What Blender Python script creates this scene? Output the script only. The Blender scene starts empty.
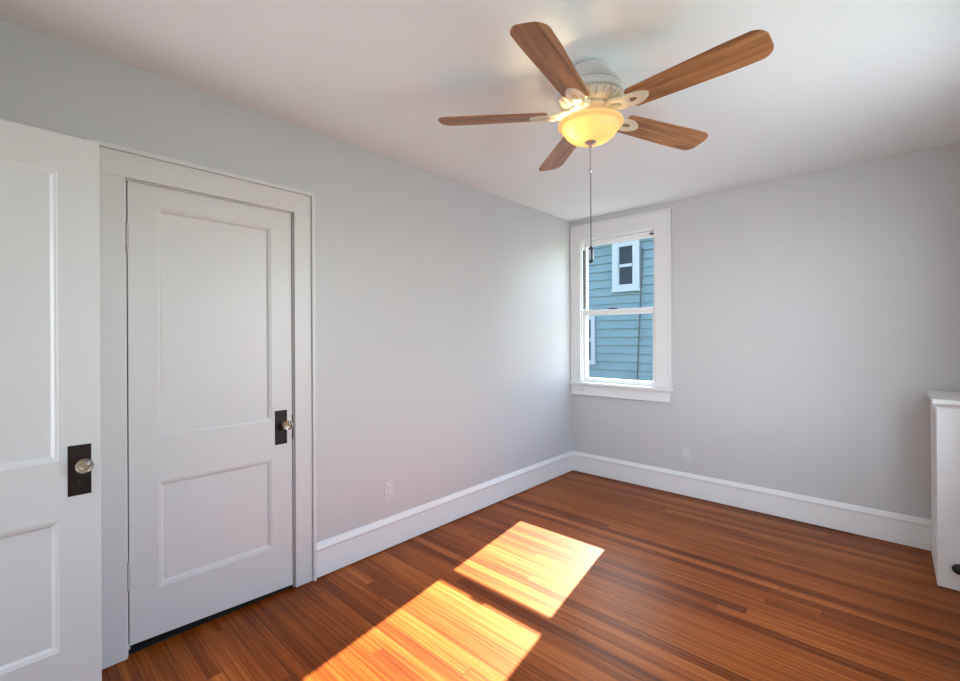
import bpy, bmesh, math, random
from mathutils import Vector, Matrix

random.seed(7)
S = bpy.context.scene
COL = S.collection
PI = math.pi

# ------------------------------------------------------------------ camera
CAM = Vector((2.3732, -3.9353, 1.3405))
yaw, roll = 0.7453, -0.005
cam_d = bpy.data.cameras.new('camera')
cam = bpy.data.objects.new('camera', cam_d)
COL.objects.link(cam)
cam_d.sensor_width = 36.0
cam_d.sensor_fit = 'HORIZONTAL'
cam_d.lens = 446.8 / 960 * 36.0
cam_d.shift_y = (337.5 - 340.5) / 960.0
fw = Vector((-math.sin(yaw), math.cos(yaw), 0))
rt0 = Vector((math.cos(yaw), math.sin(yaw), 0))
up0 = Vector((0, 0, 1))
rt = rt0 * math.cos(roll) + up0 * math.sin(roll)
up = up0 * math.cos(roll) - rt0 * math.sin(roll)
cam.matrix_world = Matrix((
    (rt.x, up.x, -fw.x, CAM.x), (rt.y, up.y, -fw.y, CAM.y),
    (rt.z, up.z, -fw.z, CAM.z), (0, 0, 0, 1)))
cam_d.clip_start = 0.02
S.camera = cam

# ------------------------------------------------------------------ world, sun, lights, exposure
SKY_STRENGTH = 1.40
SUN_STRENGTH = 57.0
W = bpy.data.worlds.new('world')
S.world = W
W.use_nodes = True
wn = W.node_tree
sky = wn.nodes.new('ShaderNodeTexSky')
sky.sky_type = 'NISHITA'
sky.sun_disc = False
sky.sun_elevation = math.radians(35)
sky.sun_rotation = math.radians(-8)
sky.air_density = 1.0
wn.links.new(sky.outputs[0], wn.nodes['Background'].inputs[0])
wn.nodes['Background'].inputs[1].default_value = SKY_STRENGTH

sun_d = bpy.data.lights.new('sun', 'SUN')
sun_d.energy = SUN_STRENGTH
sun_d.angle = math.radians(0.45)
sun_d.color = (1.0, 0.97, 0.95)
sun = bpy.data.objects.new('sun', sun_d)
COL.objects.link(sun)
sun.rotation_euler = Vector((0.166, -1.0, -0.697)).to_track_quat('-Z', 'Y').to_euler()
sun.location = (0, 8, 8)


def area(name, loc, direction, sx, sy, power, color):
    d = bpy.data.lights.new(name, 'AREA')
    d.shape = 'RECTANGLE'
    d.size, d.size_y = sx, sy
    d.energy = power
    d.color = color
    o = bpy.data.objects.new(name, d)
    COL.objects.link(o)
    o.location = loc
    o.rotation_euler = Vector(direction).to_track_quat('-Z', 'Z' if abs(direction[2]) < .9 else 'Y').to_euler()
    return o


# daylight at the side window, plus fill lamps added at the rear opening and hall
area('side_window_daylight', (2.96, -1.70, 1.50), (-1, 0.15, -0.3), 1.05, 1.5, 46, (0.88, 0.95, 1.0))
area('rear_fill_light', (2.96, -3.15, 1.40), (-1, 0, 0.6), 0.85, 1.4, 10, (0.86, 0.94, 1.0))  # added fill lamp, brightens the near doors and ceiling
area('hall_fill_light', (0.35, -5.85, 1.30), (0, 1, 0.05), 0.7, 1.6, 54, (0.90, 0.95, 1.0))  # unseen fill lamp added in the hall to lift the far wall

S.view_settings.view_transform = 'Standard'
S.view_settings.look = 'None'
S.view_settings.gamma = 1.0
S.view_settings.use_curve_mapping = False
S.view_settings.exposure = 0.0
S.cycles.max_bounces = 14
S.cycles.diffuse_bounces = 8
S.cycles.transparent_max_bounces = 16
S.cycles.sample_clamp_indirect = 8.0


# ------------------------------------------------------------------ materials
def mat(name, color=(.8, .8, .8), rough=.5, metal=0.0, **kw):
    m = bpy.data.materials.new(name)
    m.use_nodes = True
    b = m.node_tree.nodes['Principled BSDF']
    b.inputs['Base Color'].default_value = (*color, 1)
    b.inputs['Roughness'].default_value = rough
    b.inputs['Metallic'].default_value = metal
    for k, v in kw.items():
        b.inputs[k].default_value = v
    return m


def add_bump(m, scale, strength, dist=0.002, detail=3.0, stretch=(1, 1, 1)):
    nt = m.node_tree
    tc = nt.nodes.new('ShaderNodeTexCoord')
    mp = nt.nodes.new('ShaderNodeMapping')
    mp.inputs['Scale'].default_value = stretch
    nz = nt.nodes.new('ShaderNodeTexNoise')
    nz.inputs['Scale'].default_value = scale
    nz.inputs['Detail'].default_value = detail
    bp = nt.nodes.new('ShaderNodeBump')
    bp.inputs['Strength'].default_value = strength
    bp.inputs['Distance'].default_value = dist
    nt.links.new(tc.outputs['Object'], mp.inputs[0])
    nt.links.new(mp.outputs[0], nz.inputs['Vector'])
    nt.links.new(nz.outputs['Fac'], bp.inputs['Height'])
    nt.links.new(bp.outputs[0], nt.nodes['Principled BSDF'].inputs['Normal'])
    return m


M_wall = add_bump(mat('grey_wall_paint', (.553, .553, .554), .42), 45, .18)
M_ceil = add_bump(mat('white_ceiling_paint', (.81, .85, .85), .7), 40, .15)
M_trim = add_bump(mat('white_trim_paint', (.76, .76, .76), .38), 30, .12)
M_door = add_bump(mat('white_door_paint', (.65, .645, .635), .36), 26, .14)
M_sash = mat('white_sash_paint', (.82, .83, .83), .35)
M_bronze = mat('dark_bronze', (.018, .008, .006), .38, .5)
M_black = mat('black', (.008, .008, .008), .5)
M_brass = mat('aged_brass', (.40, .33, .22), .35, .9)
M_hinge = add_bump(mat('painted_hinge', (.5, .48, .45), .45, .1), 90, .5)
M_knob = mat('clear_knob_glass', (.93, .92, .88), .03, 0, **{'Transmission Weight': .97, 'IOR': 1.5})
M_plate = mat('outlet_plastic', (.60, .60, .595), .35)
M_socket = mat('outlet_socket', (.66, .66, .65), .35)
M_fan = mat('white_fan_enamel', (.62, .61, .585), .35)
M_iron = mat('cream_fan_metal', (.68, .60, .46), .38, .15)
M_nickel = mat('nickel', (.55, .55, .56), .3, .9)
M_chain = mat('bead_chain', (.42, .42, .42), .35, .8)
M_cord = mat('dark_pull_cord', (.07, .07, .08), .6)
M_fob = mat('black_fob', (.012, .014, .02), .35)
M_rad = add_bump(mat('radiator_cover_paint', (.80, .80, .80), .36), 30, .1)
M_closet_shade = mat('closet_shade', (.015, .013, .012), .9)  # near-black colour paints in the shade of the closet interior
M_nwhite = mat('exterior_white', (.27, .29, .30), .55)
M_npane = mat('dark_exterior_glass', (.012, .022, .03), .5, 0, **{'Specular IOR Level': .08})
M_roof = add_bump(mat('asphalt_shingle', (.07, .07, .075), .9), 60, .6)
M_ground = add_bump(mat('lawn', (.06, .10, .035), .95), 8, .6)
M_cable = mat('grey_cable', (.02, .035, .04), .6)


def siding_material():
    m = mat('teal_siding', (.30, .53, .60), .6)
    nt = m.node_tree
    b = nt.nodes['Principled BSDF']
    tc = nt.nodes.new('ShaderNodeTexCoord')
    nz = nt.nodes.new('ShaderNodeTexNoise')
    nz.inputs['Scale'].default_value = 2.2
    nz.inputs['Detail'].default_value = 6
    cr = nt.nodes.new('ShaderNodeValToRGB')
    cr.color_ramp.elements[0].position = .35
    cr.color_ramp.elements[0].color = (.068, .128, .142, 1)
    cr.color_ramp.elements[1].position = .7
    cr.color_ramp.elements[1].color = (.09, .155, .170, 1)
    nt.links.new(tc.outputs['Object'], nz.inputs['Vector'])
    nt.links.new(nz.outputs['Fac'], cr.inputs[0])
    nt.links.new(cr.outputs[0], b.inputs['Base Color'])
    return m


M_siding = siding_material()


def glass_material():
    m = bpy.data.materials.new('window_glass')
    m.use_nodes = True
    nt = m.node_tree
    nt.nodes.clear()
    out = nt.nodes.new('ShaderNodeOutputMaterial')
    tr = nt.nodes.new('ShaderNodeBsdfTransparent')
    tr.inputs[0].default_value = (.97, .985, .985, 1)
    gl = nt.nodes.new('ShaderNodeBsdfGlossy')
    gl.inputs['Roughness'].default_value = .02
    mx = nt.nodes.new('ShaderNodeMixShader')
    mx.inputs[0].default_value = .05
    nt.links.new(tr.outputs[0], mx.inputs[1])
    nt.links.new(gl.outputs[0], mx.inputs[2])
    nt.links.new(mx.outputs[0], out.inputs[0])
    return m


M_glass = glass_material()


def floor_material():
    m = bpy.data.materials.new('strip_oak_floor')
    m.use_nodes = True
    nt = m.node_tree
    N, L = nt.nodes, nt.links
    b = N['Principled BSDF']

    def math_(op, a, c=None, d=None):
        n = N.new('ShaderNodeMath')
        n.operation = op
        for i, v in enumerate((a, c, d)):
            if v is None:
                continue
            if isinstance(v, (int, float)):
                n.inputs[i].default_value = v
            else:
                L.new(v, n.inputs[i])
        return n.outputs[0]

    tc = N.new('ShaderNodeTexCoord')
    sp = N.new('ShaderNodeSeparateXYZ')
    L.new(tc.outputs['Object'], sp.inputs[0])
    X, Y = sp.outputs[0], sp.outputs[1]
    yr = math_('DIVIDE', Y, 0.0572)
    row = math_('FLOOR', yr)
    fy = math_('FRACT', yr)
    wn1 = N.new('ShaderNodeTexWhiteNoise')
    wn1.noise_dimensions = '1D'
    L.new(row, wn1.inputs['W'])
    xr = math_('ADD', math_('DIVIDE', X, 2.7), math_('MULTIPLY', wn1.outputs['Value'], 7.3))
    colm = math_('FLOOR', xr)
    fx = math_('FRACT', xr)
    cmb = N.new('ShaderNodeCombineXYZ')
    L.new(row, cmb.inputs[0])
    L.new(colm, cmb.inputs[1])
    wn2 = N.new('ShaderNodeTexWhiteNoise')
    wn2.noise_dimensions = '2D'
    L.new(cmb.outputs[0], wn2.inputs['Vector'])
    # grain: noise stretched along x, offset per board
    cm2 = N.new('ShaderNodeCombineXYZ')
    L.new(math_('MULTIPLY', X, 1.6), cm2.inputs[0])
    L.new(math_('MULTIPLY', Y, 95.0), cm2.inputs[1])
    L.new(math_('MULTIPLY', wn2.outputs['Value'], 40.0), cm2.inputs[2])
    nz = N.new('ShaderNodeTexNoise')
    nz.inputs['Scale'].default_value = 1.0
    nz.inputs['Detail'].default_value = 5
    L.new(cm2.outputs[0], nz.inputs['Vector'])
    # fine pores
    cm3 = N.new('ShaderNodeCombineXYZ')
    L.new(math_('MULTIPLY', X, 14.0), cm3.inputs[0])
    L.new(math_('MULTIPLY', Y, 420.0), cm3.inputs[1])
    nz2 = N.new('ShaderNodeTexNoise')
    nz2.inputs['Scale'].default_value = 1.0
    nz2.inputs['Detail'].default_value = 2
    L.new(cm3.outputs[0], nz2.inputs['Vector'])
    # patches of wear
    nz3 = N.new('ShaderNodeTexNoise')
    nz3.inputs['Scale'].default_value = 1.3
    nz3.inputs['Detail'].default_value = 3
    L.new(tc.outputs['Object'], nz3.inputs['Vector'])
    v = math_('MULTIPLY', wn2.outputs['Value'], .52)
    v = math_('ADD', v, math_('MULTIPLY', math_('SUBTRACT', nz.outputs['Fac'], .5), 1.25))
    v = math_('ADD', v, math_('MULTIPLY', math_('SUBTRACT', nz2.outputs['Fac'], .5), .22))
    v = math_('ADD', v, math_('MULTIPLY', math_('SUBTRACT', nz3.outputs['Fac'], .5), .35))
    v = math_('ADD', v, .22)
    cr = N.new('ShaderNodeValToRGB')
    e = cr.color_ramp.elements
    e[0].position = 0.0
    e[0].color = (.060, .010, .001, 1)
    e[1].position = 1.0
    e[1].color = (.46, .145, .030, 1)
    for pos, c in ((.3, (.155, .029, .0025, 1)), (.6, (.275, .066, .009, 1))):
        k = e.new(pos)
        k.color = c
    L.new(v, cr.inputs[0])
    # seams between the strips
    dy = math_('MINIMUM', fy, math_('SUBTRACT', 1.0, fy))
    sy = math_('SUBTRACT', 1.0, math_('SMOOTH_MIN', math_('DIVIDE', dy, .035), 1.0, .1))
    dx = math_('MINIMUM', fx, math_('SUBTRACT', 1.0, fx))
    sx = math_('LESS_THAN', dx, .0007)
    seam = math_('MAXIMUM', math_('MULTIPLY', math_('MAXIMUM', sy, 0.0), .75), math_('MULTIPLY', sx, .7))
    mx = N.new('ShaderNodeMix')
    mx.data_type = 'RGBA'
    L.new(seam, mx.inputs['Factor'])
    L.new(cr.outputs[0], mx.inputs['A'])
    mx.inputs['B'].default_value = (.03, .009, .003, 1)
    L.new(mx.outputs['Result'], b.inputs['Base Color'])
    bp = N.new('ShaderNodeBump')
    bp.inputs['Strength'].default_value = .25
    bp.inputs['Distance'].default_value = .002
    L.new(math_('SUBTRACT', math_('MULTIPLY', nz.outputs['Fac'], .35), seam), bp.inputs['Height'])
    L.new(bp.outputs[0], b.inputs['Normal'])
    b.inputs['Roughness'].default_value = .39
    b.inputs['Specular IOR Level'].default_value = .22
    b.inputs['Specular Tint'].default_value = (1.0, .70, .42, 1)     # aged amber varnish
    return m


M_floor = floor_material()


def blade_material():
    m = bpy.data.materials.new('walnut_blade')
    m.use_nodes = True
    nt = m.node_tree
    N, L = nt.nodes, nt.links
    b = N['Principled BSDF']
    tc = N.new('ShaderNodeTexCoord')
    oi = N.new('ShaderNodeObjectInfo')
    mp = N.new('ShaderNodeMapping')
    mp.inputs['Scale'].default_value = (2.6, 34, 34)
    L.new(tc.outputs['Object'], mp.inputs['Vector'])
    ml = N.new('ShaderNodeMath')
    ml.operation = 'MULTIPLY'
    ml.inputs[1].default_value = 37.0
    L.new(oi.outputs['Random'], ml.inputs[0])
    cb = N.new('ShaderNodeCombineXYZ')
    L.new(ml.outputs[0], cb.inputs[2])
    L.new(ml.outputs[0], cb.inputs[0])
    L.new(cb.outputs[0], mp.inputs['Location'])
    nz = N.new('ShaderNodeTexNoise')
    nz.inputs['Scale'].default_value = 1.0
    nz.inputs['Detail'].default_value = 6
    nz.inputs['Distortion'].default_value = .8
    L.new(mp.outputs[0], nz.inputs['Vector'])
    cr = N.new('ShaderNodeValToRGB')
    e = cr.color_ramp.elements
    e[0].position, e[0].color = .28, (.12, .040, .012, 1)
    e[1].position, e[1].color = .72, (.50, .23, .085, 1)
    k = e.new(.5)
    k.color = (.31, .13, .045, 1)
    L.new(nz.outputs['Fac'], cr.inputs[0])
    L.new(cr.outputs[0], b.inputs['Base Color'])
    b.inputs['Roughness'].default_value = .42
    return m


M_blade = blade_material()


def bowl_material():
    m = bpy.data.materials.new('amber_lamp_glass')
    m.use_nodes = True
    nt = m.node_tree
    N, L = nt.nodes, nt.links
    N.clear()
    out = N.new('ShaderNodeOutputMaterial')
    tl = N.new('ShaderNodeBsdfTranslucent')
    tl.inputs[0].default_value = (.97, .83, .54, 1)
    df = N.new('ShaderNodeBsdfPrincipled')
    df.inputs['Base Color'].default_value = (.85, .70, .42, 1)
    df.inputs['Roughness'].default_value = .25
    df.inputs['Emission Color'].default_value = (1.0, .74, .36, 1)
    df.inputs['Emission Strength'].default_value = .14
    mx = N.new('ShaderNodeMixShader')
    mx.inputs[0].default_value = .68
    L.new(df.outputs[0], mx.inputs[1])
    L.new(tl.outputs[0], mx.inputs[2])
    L.new(mx.outputs[0], out.inputs[0])
    return m


M_bowl = bowl_material()
M_bulb = mat('bulb', (1, .9, .7), .4, 0, **{'Emission Color': (1, .72, .38, 1), 'Emission Strength': 6.0})


# ------------------------------------------------------------------ mesh helpers
def box(bm, x0, x1, y0, y1, z0, z1, bev=0.0):
    if x0 > x1: x0, x1 = x1, x0
    if y0 > y1: y0, y1 = y1, y0
    if z0 > z1: z0, z1 = z1, z0
    r = bmesh.ops.create_cube(bm, size=1.0)
    for v in r['verts']:
        v.co = Vector((x0 + (v.co.x + .5) * (x1 - x0), y0 + (v.co.y + .5) * (y1 - y0), z0 + (v.co.z + .5) * (z1 - z0)))
    if bev > 0:
        ed = list({e for v in r['verts'] for e in v.link_edges})
        bmesh.ops.bevel(bm, geom=ed, offset=bev, segments=2, affect='EDGES', profile=.5)


def lathe(bm, prof, cx, cy, n=40, cap0=True, cap1=True):
    """prof = list of (r, z)"""
    rings = []
    for r, z in prof:
        if r < 1e-6:
            rings.append([bm.verts.new((cx, cy, z))])
        else:
            rings.append([bm.verts.new((cx + r * math.cos(2 * PI * i / n), cy + r * math.sin(2 * PI * i / n), z)) for i in range(n)])
    for a, b in zip(rings, rings[1:]):
        for i in range(n):
            j = (i + 1) % n
            if len(a) == 1 and len(b) == 1:
                continue
            if len(a) == 1:
                bm.faces.new((a[0], b[i], b[j]))
            elif len(b) == 1:
                bm.faces.new((a[i], a[j], b[0]))
            else:
                bm.faces.new((a[i], a[j], b[j], b[i]))
    if cap0 and len(rings[0]) > 1: bm.faces.new(rings[0])
    if cap1 and len(rings[-1]) > 1: bm.faces.new(rings[-1])


def tube(bm, pts, r, n=8):
    pts = [Vector(q) for q in pts]
    rings = []
    for i, q in enumerate(pts):
        t = (pts[min(i + 1, len(pts) - 1)] - pts[max(i - 1, 0)]).normalized()
        a = t.cross(Vector((0, 0, 1)) if abs(t.z) < .9 else Vector((1, 0, 0))).normalized()
        b = t.cross(a)
        rr = r[i] if isinstance(r, (list, tuple)) else r
        rings.append([bm.verts.new(q + a * rr * math.cos(2 * PI * k / n) + b * rr * math.sin(2 * PI * k / n)) for k in range(n)])
    for A, B in zip(rings, rings[1:]):
        for k in range(n):
            bm.faces.new((A[k], A[(k + 1) % n], B[(k + 1) % n], B[k]))
    bm.faces.new(rings[0])
    bm.faces.new(rings[-1])


def prism(bm, outline, axis, a0, a1):
    """extrude a closed 2-D outline along an axis ('x','y','z')"""
    def P(u, v, w):
        return {'x': (w, u, v), 'y': (u, w, v), 'z': (u, v, w)}[axis]
    A = [bm.verts.new(P(u, v, a0)) for u, v in outline]
    B = [bm.verts.new(P(u, v, a1)) for u, v in outline]
    n = len(A)
    for i in range(n):
        bm.faces.new((A[i], A[(i + 1) % n], B[(i + 1) % n], B[i]))
    bm.faces.new(A)
    bm.faces.new(B)


def obj(name, bm, m, parent=None, smooth=False, bevel=0.0, loc=None):
    bmesh.ops.recalc_face_normals(bm, faces=bm.faces)
    me = bpy.data.meshes.new(name)
    bm.to_mesh(me)
    bm.free()
    me.materials.append(m)
    o = bpy.data.objects.new(name, me)
    COL.objects.link(o)
    if loc is not None: o.location = loc
    if parent: o.parent = parent
    if smooth:
        for p in me.polygons: p.use_smooth = True
        me.set_sharp_from_angle(angle=math.radians(40))
    if bevel:
        md = o.modifiers.new('bevel', 'BEVEL')
        md.width = bevel
        md.segments = 2
        md.limit_method = 'ANGLE'
        md.angle_limit = math.radians(40)
    return o


def boxes(name, lst, m, parent=None, bev=0.0, kind=None):
    bm = bmesh.new()
    for b in lst: box(bm, *b, bev=bev)
    o = obj(name, bm, m, parent)
    if kind: o['kind'] = kind
    return o


def struct(o):
    o['kind'] = 'structure'
    return o


def empty(name, loc=(0, 0, 0)):
    o = bpy.data.objects.new(name, None)
    o.empty_display_size = .1
    COL.objects.link(o)
    o.location = loc
    return o


def tag(o, label, cat, group=None):
    o['label'] = label
    o['category'] = cat
    if group: o['group'] = group
    return o


# ------------------------------------------------------------------ room shell
H = 2.5
RW = 2.80        # right wall plane
BW = -4.42       # back wall plane (doorway wall)
T = .13          # wall thickness
# window opening in the far wall
WX0, WX1, WZ0, WZ1 = .105, .852, .885, 2.305
# closet door opening in the left wall
DY0, DY1, DZ1 = -3.567, -2.848, 2.018

boxes('floor', [(-.75, RW + T, -6.0, T, -.10, 0)], M_floor, kind='structure')
boxes('ceiling', [(-.75, RW + T, -6.0, T, H, H + .1)], M_ceil, kind='structure')
boxes('wall_left', [(-T, 0, DY1, T, 0, H), (-T, 0, -6.0, DY0, 0, H), (-T, 0, DY0, DY1, DZ1, H)], M_wall, kind='structure')
boxes('wall_far', [(0, WX0, 0, T, 0, H), (WX1, RW, 0, T, 0, H), (WX0, WX1, 0, T, 0, WZ0), (WX0, WX1, 0, T, WZ1, H)],
      M_wall, kind='structure')
SIDE = [(-2.25, -1.15), (-3.60, -2.70)]     # side window openings out of view; the rear one added for fill light
SZ0, SZ1 = .75, 2.25
boxes('wall_right', [(RW, RW + T, -6.0, SIDE[1][0], 0, H), (RW, RW + T, SIDE[1][1], SIDE[0][0], 0, H), (RW, RW + T, SIDE[0][1], T, 0, H),
                     (RW, RW + T, SIDE[1][0], SIDE[1][1], 0, SZ0), (RW, RW + T, SIDE[1][0], SIDE[1][1], SZ1, H),
                     (RW, RW + T, SIDE[0][0], SIDE[0][1], 0, SZ0), (RW, RW + T, SIDE[0][0], SIDE[0][1], SZ1, H)], M_wall, kind='structure')
EX0, EX1, EZ1 = .235, .985, 2.07                # doorway in the back wall
boxes('wall_back', [(0, EX0, BW - T, BW, 0, H), (EX1, RW, BW - T, BW, 0, H), (EX0, EX1, BW - T, BW, EZ1, H),
                    (-.0, RW, -6.0, -5.9, 0, H)], M_wall, kind='structure')
boxes('wall_closet', [(-.75, -.70, -3.9, -2.5, 0, H), (-.70, -T, -3.9, -3.85, 0, H), (-.70, -T, -2.55, -2.5, 0, H)],
      M_closet_shade, kind='structure')


# ------------------------------------------------------------------ baseboards
def base_profile(sgn=1):
    # (offset from wall, z)
    return [(0, .007), (.018, .007), (.018, .150), (.020, .156), (.0225, .160), (.0225, .166), (.018, .175), (.013, .183), (.008, .190), (.006, .195), (0, .195)]


bm = bmesh.new()
prism(bm, [(d, z) for d, z in base_profile()], 'y', -2.7365, -.0005)
struct(obj('baseboard_left', bm, M_trim))
bm = bmesh.new()
prism(bm, [(d, z) for d, z in base_profile()], 'y', BW + .02, -3.692)
struct(obj('baseboard_left', bm, M_trim))
bm = bmesh.new()
prism(bm, [(-d, z) for d, z in base_profile()], 'x', .0005, RW)
struct(obj('baseboard_far', bm, M_trim))
bm = bmesh.new()
prism(bm, [(RW - d, z) for d, z in base_profile()], 'y', BW, -.56)
struct(obj('baseboard_right', bm, M_trim))
bm = bmesh.new()
prism(bm, [(BW + d, z) for d, z in base_profile()], 'x', 1.11, RW - .03)
struct(obj('baseboard_back', bm, M_trim))

# ------------------------------------------------------------------ closet door casing
CT = 2.140
CR, CLf = -2.737, -3.692
boxes('trim_1', [
    (.0005, .020, DY1, CR - .018, 0.004, DZ1), (.0005, .020, CLf + .018, DY0, 0.004, DZ1),
    (.0005, .020, CLf + .018, CR - .018, DZ1, CT - .018),
    # backband
    (.0005, .033, CR - .018, CR, 0.004, CT), (.0005, .033, CLf, CLf + .018, 0.004, CT), (.0005, .033, CLf + .018, CR - .018, CT - .018, CT),
    # jamb lining with stop
    (-T, .004, DY1 - .006, DY1 - .0002, 0.002, DZ1 - .0002), (-T, .004, DY0 + .0002, DY0 + .006, 0.002, DZ1 - .0002),
    (-T, .004, DY0, DY1, DZ1 - .006, DZ1 - .0002),
    (-T, -.042, DY1 - .02, DY1 - .006, 0.002, DZ1 - .006), (-T, -.042, DY0 + .006, DY0 + .02, 0.002, DZ1 - .006),
    (-T, -.042, DY0, DY1, DZ1 - .02, DZ1 - .006)],
    M_door, bev=.0012)
trim1 = bpy.data.objects['trim_1']
struct(trim1)
bm = bmesh.new()
box(bm, -.03, .0055, DY1 - .0075, DY1 - .0055, .80, .93)
obj('strike_plate', bm, mat('rusty_strike', (.10, .028, .02), .5, .4), trim1)
bm = bmesh.new()
bmesh.ops.create_cone(bm, cap_ends=True, segments=12, radius1=.006, radius2=.006, depth=.002,
                      matrix=Matrix.Translation((.0205, -3.664, .888)) @ Matrix.Rotation(PI / 2, 4, 'Y'))
obj('latch_hole', bm, M_black, trim1)


# ------------------------------------------------------------------ panelled doors
def panel_door(name, width, z0, z1, th, panels, m):
    """slab in local coords: face x = 0 (front) to x = -th, y in [0,width], z in [z0,z1]"""
    bm = bmesh.new()
    us = sorted({0, width, *[q for p in panels for q in p[:2]]})
    vs = sorted({z0, z1, *[q for p in panels for q in p[2:]]})
    for side in (0, 1):
        X0 = 0 if side == 0 else -th
        sg = -1 if side == 0 else 1

        def V(u, v, d=0.0):
            return bm.verts.new((X0 + sg * d, u, v))
        for a, b in zip(us, us[1:]):
            for c, d in zip(vs, vs[1:]):
                if any(p[0] <= a and b <= p[1] and p[2] <= c and d <= p[3] for p in panels):
                    continue
                bm.faces.new((V(a, c), V(b, c), V(b, d), V(a, d)))
        for p in panels:
            steps = [(0, 0), (.003, .002), (.010, .0035), (.017, .010), (.019, .0125), (.022, .0125)]
            for (i0, d0), (i1, d1) in zip(steps, steps[1:]):
                A = [(p[0] + i0, p[2] + i0), (p[1] - i0, p[2] + i0), (p[1] - i0, p[3] - i0), (p[0] + i0, p[3] - i0)]
                B = [(p[0] + i1, p[2] + i1), (p[1] - i1, p[2] + i1), (p[1] - i1, p[3] - i1), (p[0] + i1, p[3] - i1)]
                for k in range(4):
                    l = (k + 1) % 4
                    bm.faces.new((V(*A[k], d0), V(*A[l], d0), V(*B[l], d1), V(*B[k], d1)))
            i1, d1 = steps[-1]
            bm.faces.new((V(p[0] + i1, p[2] + i1, d1), V(p[1] - i1, p[2] + i1, d1), V(p[1] - i1, p[3] - i1, d1), V(p[0] + i1, p[3] - i1, d1)))
    for a, b in zip(us, us[1:]):
        for z in (z0, z1):
            bm.faces.new([bm.verts.new(q) for q in ((0, a, z), (0, b, z), (-th, b, z), (-th, a, z))])
    for a, b in zip(vs, vs[1:]):
        for u in (0, width):
            bm.faces.new([bm.verts.new(q) for q in ((0, u, a), (0, u, b), (-th, u, b), (-th, u, a))])
    bmesh.ops.remove_doubles(bm, verts=bm.verts, dist=1e-5)
    return obj(name, bm, m, bevel=.0018)


def lock_set(parent, y, z, front=0.0, kz=.013, ky=.018, big=1.0):
    """dark plate with glass knob and keyhole on the front face (local coords)"""
    bm = bmesh.new()
    box(bm, front + .0002, front + .0035, y - .0315, y + .0315, z - .089, z + .089, bev=.0012)
    pl = obj('lock_plate', bm, M_bronze, parent)
    zk, yk = z + kz, y + ky
    bm = bmesh.new()
    lathe(bm, [(.0, .0030), (.017, .0030), (.0165, .006), (.012, .008), (.009, .012), (.008, .024), (.011, .026), (.011, .030), (0, .030)], 0, 0, 20)
    bmesh.ops.transform(bm, verts=bm.verts, matrix=Matrix.Translation((front, yk, zk)) @ Matrix.Rotation(PI / 2, 4, 'Y'))
    obj('rosette', bm, M_brass, pl, smooth=True)
    bm = bmesh.new()
    lathe(bm, [(.0, .0295), (.013, .0295), (.017, .034), (.0255 * big, .043), (.0255 * big, .049), (.019, .057), (.010, .060), (0, .060)], 0, 0, 12)
    bmesh.ops.transform(bm, verts=bm.verts, matrix=Matrix.Translation((front, yk, zk)) @ Matrix.Rotation(PI / 2, 4, 'Y'))
    obj('knob', bm, M_knob, pl)
    bm = bmesh.new()
    lathe(bm, [(.0, .0), (.0045, .0), (.0045, .0012), (0, .0012)], 0, 0, 12)
    bmesh.ops.transform(bm, verts=bm.verts, matrix=Matrix.Translation((front + .0034, y, z - .04)) @ Matrix.Rotation(PI / 2, 4, 'Y'))
    box(bm, front + .0034, front + .0045, y - .002, y + .002, z - .055, z - .04)
    obj('keyhole', bm, M_black, pl)
    return pl


def hinge(parent, y, z, x):
    bm = bmesh.new()
    zz = z - .05
    for k in range(5):
        lathe(bm, [(.0065, zz + k * .02), (.0072, zz + k * .02 + .002), (.0072, zz + k * .02 + .017), (.0065, zz + k * .02 + .0185)], x, y, 12)
    lathe(bm, [(0, zz + .112), (.004, zz + .110), (.006, zz + .104), (.003, zz + .0985)], x, y, 12)
    lathe(bm, [(0, zz - .012), (.004, zz - .010), (.006, zz - .004), (.003, zz + .001)], x, y, 12)
    return obj('hinge', bm, M_hinge, parent, smooth=True)


DW = .698
DL = -3.557
d1 = panel_door('door_1', DW, .034, 2.010, .035,
                [(.103, .592, .253, .712), (.103, .592, .913, 1.918)], M_door)
for v in d1.data.vertices:
    if v.co.z < .1: v.co.z = .046 - .026 * v.co.y / DW      # trimmed to the sagging floor
d1.location = (.004, DL, 0)
struct(d1)
lock_set(d1, .639, .873)
hinge(d1, -.004, 1.772, .008)
hinge(d1, -.004, .342, .008)

boxes('closet_gap_shade', [(-.12, -.012, DY0 + .007, DY1 - .007, .0005, .006)], M_closet_shade, kind='structure')   # near-black board added to paint shade into the gap under the closet door

# open entry door, free edge towards the closet door, hinged on the back wall
FREE = -3.677
d2 = panel_door('door_2', .725, .015, 2.058, .035,
                [(.112, .613, .258, .712), (.112, .613, .917, 1.928)], M_door)
d2.location = (.25, FREE - .725, 0)
struct(d2)
lock_set(d2, .667, .878, ky=.008, kz=.020, big=1.0)
hinge(d2, -.004, 1.78, -.004)
hinge(d2, -.004, .33, -.004)
boxes('trim_2', [(EX1, EX1 + .12, BW, BW + .02, .004, EZ1 + .12), (EX0 - .12, EX0 - .004, BW, BW + .012, .2, EZ1 + .12),
                 (EX0 - .004, EX1, BW, BW + .012, EZ1, EZ1 + .12)], M_trim, bev=.0012)
struct(bpy.data.objects['trim_2'])

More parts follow.
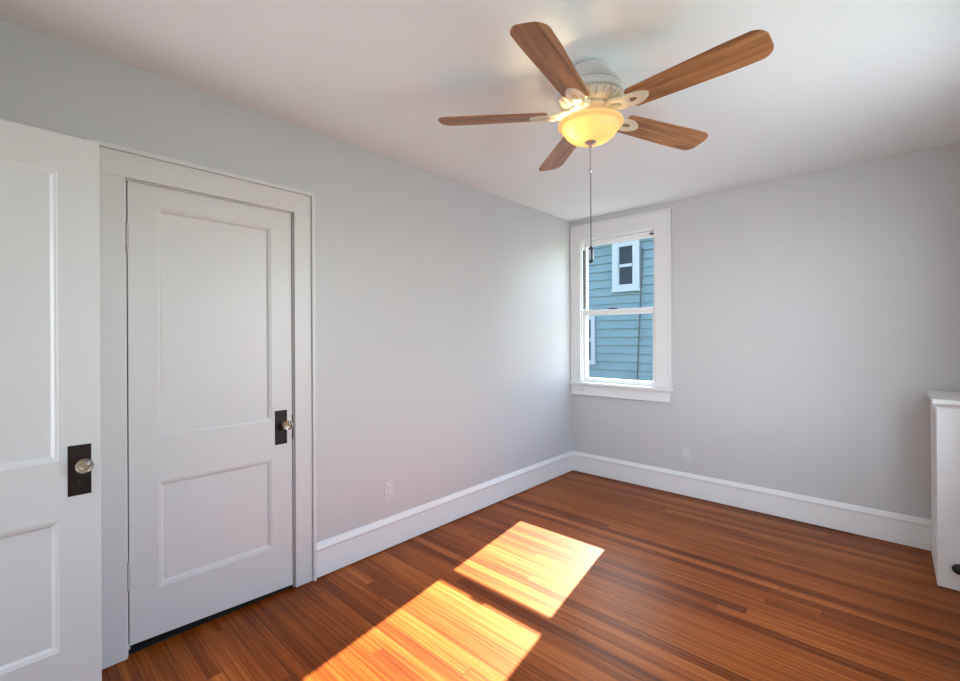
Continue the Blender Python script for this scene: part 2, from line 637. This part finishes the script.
# ------------------------------------------------------------------ far window
win = struct(boxes('window_1', [
    # jamb lining inside the opening
    (WX0, WX0 + .007, -.004, T + .01, WZ0, WZ1), (WX1 - .012, WX1, -.004, T + .01, WZ0, WZ1), (WX0, WX1, -.004, T + .01, WZ1 - .012, WZ1),
    (WX0, WX1, .06, T + .05, WZ0 - .03, WZ0 + .012),
    # inner stops
    (WX0 + .007, WX0 + .015, -.004, .018, WZ0 + .012, WZ1 - .012), (WX1 - .022, WX1 - .012, -.004, .018, WZ0 + .012, WZ1 - .012),
    (WX0 + .012, WX1 - .012, -.004, .018, WZ1 - .022, WZ1 - .012)], M_sash, bev=.001))
cas = boxes('casing', [
    (.012, WX0 + .004, -.020, -.0003, .9005, 2.425), (WX1 - .004, .970, -.020, -.0003, .9005, 2.425), (WX0 + .004, WX1 - .004, -.020, -.0003, WZ1 - .004, 2.425),
    (.004, .020, -.032, -.0003, .9005, 2.440), (.966, .985, -.032, -.0003, .9005, 2.440), (.020, .966, -.032, -.0003, 2.424, 2.440)],
    M_trim, win, bev=.0014)
boxes('stool', [(.0005, .996, -.055, .06, .868, .8995)], M_trim, win, bev=.006)
ap = boxes('apron', [(.003, .972, -.020, -.0003, .772, .8675), (.003, .972, -.026, -.0003, .772, .784)], M_trim, win, bev=.0015)
bm = bmesh.new()
bmesh.ops.create_cone(bm, cap_ends=True, segments=10, radius1=.0065, radius2=.0065, depth=.003,
                      matrix=Matrix.Translation((.125, -.0205, .822)) @ Matrix.Rotation(PI / 2, 4, 'X'))
obj('nail_hole', bm, mat('grey_filler', (.12, .12, .12), .7), ap)


def sash(name, x0, x1, z0, z1, y0, y1, st, top, bot):
    s = boxes(name, [(x0, x0 + st, y0, y1, z0, z1), (x1 - st, x1, y0, y1, z0, z1), (x0 + st, x1 - st, y0, y1, z0, z0 + bot),
                     (x0 + st, x1 - st, y0, y1, z1 - top, z1)], M_sash, win, bev=.002)
    ym = (y0 + y1) / 2
    boxes('pane', [(x0 + st - .002, x1 - st + .002, ym - .0015, ym + .0015, z0 + bot - .002, z1 - top + .002)], M_glass, s)
    return s


SX0, SX1 = WX0 + .008, WX1 - .013
lo = sash('lower_sash', SX0, SX1, .9005, 1.602, .020, .052, .031, .052, .040)
hi = sash('upper_sash', SX0, SX1, 1.554, 2.288, .058, .090, .023, .052, .042)
# sash lock on the meeting rail
bm = bmesh.new()
lathe(bm, [(.0, 1.6025), (.020, 1.6025), (.020, 1.607), (.012, 1.610), (.008, 1.617), (0, 1.618)], .44, .036, 16)
box(bm, .385, .475, .024, .044, 1.6025, 1.6155)
obj('sash_lock', bm, mat('dark_lock', (.03, .028, .025), .5, .3), lo)
boxes('sash_gap_dark', [(WX0 + .0075, WX0 + .0155, .0185, .0505, 1.615, 2.20)], M_black, win)  # black strip stands in for the dark gap beside the upper sash
boxes('sash_bolt', [(.775, .822, .047, .0578, 2.258, 2.268)], M_bronze, hi)

# ------------------------------------------------------------------ side windows: one for daylight, a rear one added for fill
for wi, (SY0, SY1) in enumerate(SIDE):
    w2 = struct(boxes('window_%d' % (2 + wi), [
        (RW, RW + T, SY0, SY0 + .015, SZ0, SZ1), (RW, RW + T, SY1 - .015, SY1, SZ0, SZ1), (RW, RW + T, SY0, SY1, SZ1 - .015, SZ1), (RW, RW + T, SY0, SY1, SZ0, SZ0 + .015),
        (RW + .04, RW + .08, SY0 + .015, SY0 + .055, SZ0, SZ1), (RW + .04, RW + .08, SY1 - .055, SY1 - .015, SZ0, SZ1),
        (RW + .04, RW + .08, SY0, SY1, SZ0 + .015, SZ0 + .06), (RW + .04, RW + .08, SY0, SY1, SZ1 - .06, SZ1 - .015), (RW + .04, RW + .08, SY0, SY1, 1.56, 1.61)],
        M_sash, bev=.001))
    boxes('casing', [(RW - .02, RW - .0003, SY0 - .11, SY0, SZ0, SZ1 + .11), (RW - .02, RW - .0003, SY1, SY1 + .11, SZ0, SZ1 + .11),
                     (RW - .02, RW - .0003, SY0, SY1, SZ1, SZ1 + .11), (RW - .05, RW - .0003, SY0 - .12, SY1 + .12, SZ0 - .03, SZ0),
                     (RW - .02, RW - .0003, SY0 - .1, SY1 + .1, SZ0 - .12, SZ0 - .03)], M_trim, w2, bev=.0014)
    boxes('pane', [(RW + .058, RW + .061, SY0 + .05, SY1 - .05, SZ0 + .05, SZ1 - .05)], M_glass, w2)


# ------------------------------------------------------------------ outlets
def outlet():
    root = empty('wall_outlet')
    bm = bmesh.new()
    box(bm, 0.0003, .0055, -.035, .035, -.057, .057, bev=.0022)
    obj('cover_plate', bm, M_plate, root)
    for s in (-1, 1):
        bm = bmesh.new()
        lathe(bm, [(0, .0045), (.0165, .0045), (.0165, .0075), (.015, .0082), (0, .0082)], 0, 0, 20)
        bmesh.ops.transform(bm, verts=bm.verts, matrix=Matrix.Translation((0, 0, s * .0205)) @ Matrix.Rotation(PI / 2, 4, 'Y'))
        so = obj('socket', bm, M_socket, root, smooth=True)
        bm = bmesh.new()
        for yy, hh in ((-.006, .0045), (.006, .0035)):
            box(bm, .0078, .0086, yy - .0011, yy + .0011, s * .0205 - hh, s * .0205 + hh)
        obj('slot', bm, M_black, so)
    bm = bmesh.new()
    lathe(bm, [(0, .005), (.003, .005), (.003, .0064), (0, .0068)], 0, 0, 10)
    bmesh.ops.transform(bm, verts=bm.verts, matrix=Matrix.Rotation(PI / 2, 4, 'Y'))
    obj('screw', bm, M_plate, root)
    return root


def copy_tree(o, parent=None):
    c = o.copy()
    COL.objects.link(c)
    if parent: c.parent = parent
    for ch in list(o.children):
        copy_tree(ch, c)
    return c


o1 = outlet()
o1.location = (0, -2.235, .368)
tag(o1, 'pale wall outlet on the long left wall, between the closet door and the corner', 'outlet', 'wall outlets above the baseboards')
o2 = copy_tree(o1)
o2.location = (1.095, 0, .355)
o2.rotation_euler = (0, 0, -PI / 2)
tag(o2, 'pale wall outlet on the far wall, low to the right of the window', 'outlet', 'wall outlets above the baseboards')

# ------------------------------------------------------------------ radiator cover
RX, RY0, RY1, RT = 2.545, -.530, -.028, .955
rad = empty('radiator_cover', (RX, RY0, 0))
tag(rad, 'white wooden radiator cover with a moulded top and pierced grille against the right wall', 'radiator cover')


def rbox(name, lst, m, bev=.002, parent=rad):
    return boxes(name, [(a - RX, b - RX, c - RY0, d - RY0, e, f) for a, b, c, d, e, f in lst], m, parent, bev=bev)


rbox('front_frame', [(RX, RX + .02, RY0 + .02, RY0 + .085, .004, RT), (RX, RX + .02, RY1 - .065, RY1, .004, RT),
                     (RX, RX + .02, RY0 + .085, RY1 - .065, .004, .175), (RX, RX + .02, RY0 + .085, RY1 - .065, .90, RT)], M_rad)
ep = rbox('end_panel', [(RX, RW - .0005, RY0, RY0 + .02, .004, RT)], M_rad)
bm = bmesh.new()
gy0, gy1, gz0, gz1 = .085, RY1 - .065 - RY0, .175, .90
# pierced metal grille: crossing flat bars
st = .022
k = gz0 + .004
while k < gz1:
    box(bm, .012, .014, gy0, gy1, k, k + .007)
    k += st
k = gy0 + .004
while k < gy1:
    box(bm, .0118, .0142, k, k + .007, gz0, gz1)
    k += st
obj('grille', bm, M_rad, rad)
bm = bmesh.new()
prof = [(0, RT), (-.006, RT + .002), (-.010, RT + .010), (-.022, RT + .018), (-.026, RT + .024), (-.026, RT + .042), (-.022, RT + .046)]


def top_ring(bm, prof):
    rings = []
    xb, yb = RW - .0005 - RX, RY1 - RY0
    for o_, z in prof:
        rings.append([bm.verts.new(q) for q in ((o_ * .62, o_, z), (xb, o_, z), (xb, yb, z), (o_ * .62, yb, z))])
    for A, B in zip(rings, rings[1:]):
        for i in range(4):
            bm.faces.new((A[i], A[(i + 1) % 4], B[(i + 1) % 4], B[i]))
    bm.faces.new(rings[0])
    bm.faces.new(rings[-1])


top_ring(bm, prof)
obj('top', bm, M_rad, rad)
bm = bmesh.new()
lathe(bm, [(0, .0005), (.010, .0005), (.009, .008), (.020, .011), (.027, .018), (.027, .024), (.018, .032), (0, .035)], 0, 0, 20)
bmesh.ops.transform(bm, verts=bm.verts, matrix=Matrix.Translation((2.624 - RX, 0, .124)) @ Matrix.Rotation(PI / 2, 4, 'X'))
obj('knob', bm, M_black, rad, smooth=True)

# ------------------------------------------------------------------ ceiling fan
FX, FY = 1.418, -2.190
fan = empty('ceiling_fan', (FX, FY, H))
tag(fan, 'white ceiling fan with five walnut blades and a lit amber glass bowl', 'ceiling fan')


def flathe(name, prof, m, parent=fan, n=48, smooth=True):
    bm = bmesh.new()
    lathe(bm, [(r, z - H) for r, z in prof], 0, 0, n)
    return obj(name, bm, m, parent, smooth=smooth)


flathe('canopy', [(0, 2.4998), (.070, 2.4998), (.070, 2.493), (.079, 2.492), (.081, 2.488), (.081, 2.474), (.078, 2.470), (0, 2.470)], M_fan)
flathe('motor_housing', [(0, 2.470), (.080, 2.470), (.090, 2.466), (.092, 2.455), (.082, 2.452), (.082, 2.448), (.106, 2.446), (.111, 2.441), (.112, 2.430),
                         (.100, 2.427), (.100, 2.423), (.126, 2.421), (.131, 2.416), (.132, 2.405), (.120, 2.402), (.120, 2.398), (.140, 2.396), (.145, 2.390),
                         (.146, 2.372), (.142, 2.366), (.134, 2.363), (0, 2.363)], M_fan)
# lower vented ring with scroll ribs
fr = flathe('vent_ring', [(0, 2.363), (.132, 2.363), (.138, 2.359), (.139, 2.354), (.127, 2.336), (.112, 2.327), (.095, 2.323), (0, 2.323)], M_iron)
bm = bmesh.new()
for k in range(30):
    a = 2 * PI * k / 30
    c, s_ = math.cos(a), math.sin(a)
    tube(bm, [(r * c, r * s_, z - H) for r, z in ((.138, 2.358), (.135, 2.347), (.126, 2.334), (.112, 2.326))], .0042, 6)
obj('vent_ribs', bm, M_iron, fr, smooth=True)
flathe('hub', [(0, 2.323), (.088, 2.323), (.092, 2.319), (.092, 2.312), (.078, 2.308), (.060, 2.306), (.052, 2.300), (.048, 2.290), (.048, 2.276), (.056, 2.270), (0, 2.270)], M_iron)

# one blade with its iron, then copies
ZB = 2.322 - H


def make_blade():
    bm = bmesh.new()
    r0, r1 = .183, .676
    top, botm = [], []
    cr_, rr_ = .048, .016                     # tip and root corner radii
    for k in range(7):
        q = PI / 2 * k / 6
        top.append((r0 + rr_ - rr_ * math.cos(q), .056 - rr_ + rr_ * math.sin(q)))
    for k in range(1, 9):
        t = k / 9
        top.append((r0 + rr_ + (r1 - cr_ - r0 - rr_) * t, .056 + .013 * min(1, t * 1.25)))
    for k in range(13):
        q = PI / 2 * k / 12
        top.append((r1 - cr_ + cr_ * math.sin(q), .069 - cr_ + cr_ * math.cos(q)))
    botm = [(x, -y) for x, y in top]
    n = len(top) - 1
    outl = top + botm[::-1]
    A = [bm.verts.new((x, y, .003)) for x, y in outl]
    B = [bm.verts.new((x, y, -.003)) for x, y in outl]
    m_ = len(A)
    for i in range(m_):
        bm.faces.new((A[i], A[(i + 1) % m_], B[(i + 1) % m_], B[i]))
    for i in range(n):
        j = m_ - 1 - i
        bm.faces.new((A[i], A[i + 1], A[j - 1], A[j]))
        bm.faces.new((B[i], B[i + 1], B[j - 1], B[j]))
    bl = obj('blade', bm, M_blade, fan, bevel=.0012)
    # blade iron: arm, ring-shaped loop and mounting pad
    bm = bmesh.new()

    def plate(outline, z0, z1):
        prism(bm, outline, 'z', z0, z1)
    ring_in, ring_out = [], []
    for k in range(24):
        a = 2 * PI * k / 24
        ring_out.append((.205 + .058 * math.cos(a), (.036 - .006 * math.cos(a)) * math.sin(a)))
        ring_in.append((.196 + .022 * math.cos(a), .013 * math.sin(a)))
    zt, zb = -.0034, -.0104
    VO = [[bm.verts.new((x, y, z)) for x, y in ring_out] for z in (zt, zb)]
    VI = [[bm.verts.new((x, y, z)) for x, y in ring_in] for z in (zt, zb)]
    for k in range(24):
        l = (k + 1) % 24
        bm.faces.new((VO[0][k], VO[0][l], VO[1][l], VO[1][k]))
        bm.faces.new((VI[0][k], VI[0][l], VI[1][l], VI[1][k]))
        bm.faces.new((VO[0][k], VO[0][l], VI[0][l], VI[0][k]))
        bm.faces.new((VO[1][k], VO[1][l], VI[1][l], VI[1][k]))
    for s in (-1, 1):
        tube(bm, [(.085, s * .014, .012), (.115, s * .022, .006), (.140, s * .025, -.003), (.172, s * .021, -.0065)], [.013, .012, .010, .008], 8)
    obj('blade_iron', bm, M_iron, bl, smooth=True)
    for x, y in ((.222, .024), (.222, -.024), (.248, 0)):
        bm = bmesh.new()
        lathe(bm, [(0, -.0135), (.004, -.013), (.005, -.0115), (.005, -.006)], x, y, 10)
        obj('screw', bm, M_iron, bl, smooth=True)
    return bl


blade0 = make_blade()
PH = 3.69
lift = [.036, -.014, -.008, -.002, .014]     # warped old blades: tip height differences
for k in range(5):
    b = blade0 if k == 0 else copy_tree(blade0, fan)
    a = PH + k * 2 * PI / 5 + (-.02 if k == 1 else 0)
    pitch = math.radians(-12)
    Mx = Matrix.Translation((0, 0, ZB - .022)) @ Matrix.Rotation(a, 4, 'Z') @ Matrix.Rotation(-math.atan2(lift[k], .66), 4, 'Y') @ Matrix.Rotation(pitch, 4, 'X')
    b.matrix_local = Mx

# light kit
lk = flathe('light_fitter', [(0, 2.270), (.064, 2.270), (.072, 2.266), (.074, 2.260), (.0, 2.260)], M_iron)
for a in (0.6, 2.7, 4.8):
    bm = bmesh.new()
    tube(bm, [(.070 * math.cos(a), .070 * math.sin(a), 2.264 - H), (.122 * math.cos(a), .122 * math.sin(a), 2.259 - H)], .005, 8)
    obj('bowl_clip', bm, M_iron, lk, smooth=True)
bowl_out = [(.131, 2.264), (.136, 2.262), (.138, 2.257), (.136, 2.250), (.129, 2.246), (.123, 2.244), (.120, 2.240), (.115, 2.228), (.105, 2.213), (.090, 2.199), (.070, 2.189), (.045, 2.183), (.014, 2.181)]
bowl_in = [(.012, 2.185), (.044, 2.187), (.068, 2.193), (.087, 2.203), (.101, 2.216), (.111, 2.230), (.116, 2.242), (.120, 2.249), (.128, 2.254), (.131, 2.264)]
bm = bmesh.new()
lathe(bm, [(r, z - H) for r, z in bowl_out + bowl_in], 0, 0, 56, cap0=False, cap1=False)
bowl = obj('light_bowl', bm, M_bowl, fan, smooth=True)
flathe('finial', [(0, 2.187), (.024, 2.187), (.026, 2.183), (.022, 2.178), (.012, 2.173), (.007, 2.168), (.008, 2.163), (.004, 2.158), (0, 2.157)], M_nickel, bowl, n=20)
# bulbs
BA = yaw + PI  # camera-left direction
bx, by = math.cos(BA + .32) * .055, math.sin(BA + .32) * .055
for sgn in (1, -1):
    bm = bmesh.new()
    bmesh.ops.create_uvsphere(bm, u_segments=16, v_segments=10, radius=.022)
    bmesh.ops.transform(bm, verts=bm.verts, matrix=Matrix.Translation((sgn * bx, sgn * by, 2.232 - H)))
    obj('bulb', bm, M_bulb, lk, smooth=True)
pl = bpy.data.lights.new('fan_lamp_light', 'POINT')
pl.energy = 4.2
pl.color = (1.0, .76, .42)
pl.shadow_soft_size = .022
plo = bpy.data.objects.new('fan_lamp_light', pl)
COL.objects.link(plo)
plo.location = (FX + bx * 1.35, FY + by * 1.35, 2.222)

# pull chain
bm = bmesh.new()
tube(bm, [(0, 0, 2.157 - H), (0, 0, 2.075 - H)], .0022, 8)
z = 2.15
while z > 2.078:
    bmesh.ops.create_uvsphere(bm, u_segments=8, v_segments=6, radius=.0032, matrix=Matrix.Translation((0, 0, z - H)))
    z -= .0075
chain = obj('pull_chain', bm, M_chain, fan, smooth=True)
flathe('connector', [(0, 2.077), (.004, 2.076), (.0065, 2.068), (.0065, 2.058), (.004, 2.050), (0, 2.049)], M_nickel, chain, n=12)
bm = bmesh.new()
tube(bm, [(0, 0, 2.050 - H), (0, 0, 1.726 - H)], .0022, 8)
obj('pull_cord', bm, M_cord, chain, smooth=True)
bm = bmesh.new()
ring = [(0, .012), (.004, .010), (.009, .002), (.0105, -.010), (.0105, -.045), (.009, -.056), (.004, -.062), (0, -.063)]
lathe(bm, [(max(r, 0), 1.722 + z_ - H) for r, z_ in ring], 0, 0, 16)
obj('fob', bm, M_fob, chain, smooth=True)
bm = bmesh.new()
for s in (-1, 1):
    box(bm, s * .0098, s * .0112, -.0025, .0025, 1.672 - H, 1.716 - H)
    box(bm, -.0025, .0025, s * .0098, s * .0112, 1.672 - H, 1.716 - H)
obj('fob_stripe', bm, mat('pale_stripe', (.5, .55, .6), .4), chain)

# ------------------------------------------------------------------ the neighbouring house outside
NY = 4.5
nb = empty('neighbouring_house', (-1.5, NY, -3.0))
tag(nb, 'pale teal clapboard house with white trimmed windows seen outside through the window', 'house')
ox, oy, oz = -1.5, NY, -3.0


def nbox(name, lst, m, parent=nb, bev=0.0):
    return boxes(name, [(a - ox, b - ox, c - oy, d - oy, e - oz, f - oz) for a, b, c, d, e, f in lst], m, parent, bev=bev)


bm = bmesh.new()
NX0, NX1, NZT = -6.0, 3.2, 3.32
pitchz = .166
z = -3.0
while z < NZT:
    zt = min(z + pitchz + .01, NZT)
    prism(bm, [(-.030, z + .024 - oz), (0.004, z + .024 - oz), (.004, zt - oz), (-.004, zt - oz)], 'x', NX0 - ox, NX1 - ox)
    z += pitchz
box(bm, NX0 - ox, NX1 - ox, .004, 5.0, 0, NZT - oz)
obj('siding', bm, M_siding, nb)
nbox('corner_board', [(NX1 - .1, NX1 + .02, NY - .03, NY + .1, -3.0, NZT)], M_nwhite)
nbox('eave', [(NX0 - .2, NX1 + .2, NY - .22, NY + .02, NZT, NZT + .14)], M_nwhite)
bm = bmesh.new()
prism(bm, [(-.24, NZT + .14 - oz), (2.5, NZT + 1.5 - oz), (5.2, NZT + .14 - oz)], 'x', NX0 - .25 - ox, NX1 + .25 - ox)
obj('roof', bm, M_roof, nb)


def nwindow(x0, x1, z0, z1, c=.125):
    zc = (z0 + z1) / 2
    f = nbox('window', [(x0 - c, x0, NY - .070, NY, z0 - c, z1 + c * .9), (x1, x1 + c, NY - .070, NY, z0 - c, z1 + c * .9),
                        (x0, x1, NY - .070, NY, z1, z1 + c * .9), (x0, x1, NY - .070, NY, z0 - c, z0),
                        (x0 - c - .02, x1 + c + .02, NY - .085, NY, z0 - c - .02, z0 - c + .02),
                        (x0, x1, NY - .058, NY, zc - .03, zc + .03), (x0, x0 + .02, NY - .058, NY, z0, z1), (x1 - .02, x1, NY - .058, NY, z0, z1)], M_nwhite, bev=.003)
    nbox('pane', [(x0, x1, NY - .046, NY - .042, z0, zc), (x0, x1, NY - .046, NY - .042, zc, z1)], M_npane, f)


nwindow(-1.62, -1.31, 2.37, 3.115)
nwindow(-2.78, -2.212, .86, 1.70, .072)
bm = bmesh.new()
tube(bm, [(-1.135 - ox, -.045, 3.05 - oz), (-1.16 - ox, -.045, 2.4 - oz), (-1.21 - ox, -.045, 1.4 - oz), (-1.26 - ox, -.045, .3 - oz), (-1.3 - ox, -.045, -2.5 - oz)], .011, 6)
obj('cable', bm, M_cable, nb, smooth=True)

boxes('ground', [(-40, 40, T + .02, 60, -3.1, -3.0)], M_ground, kind='structure')
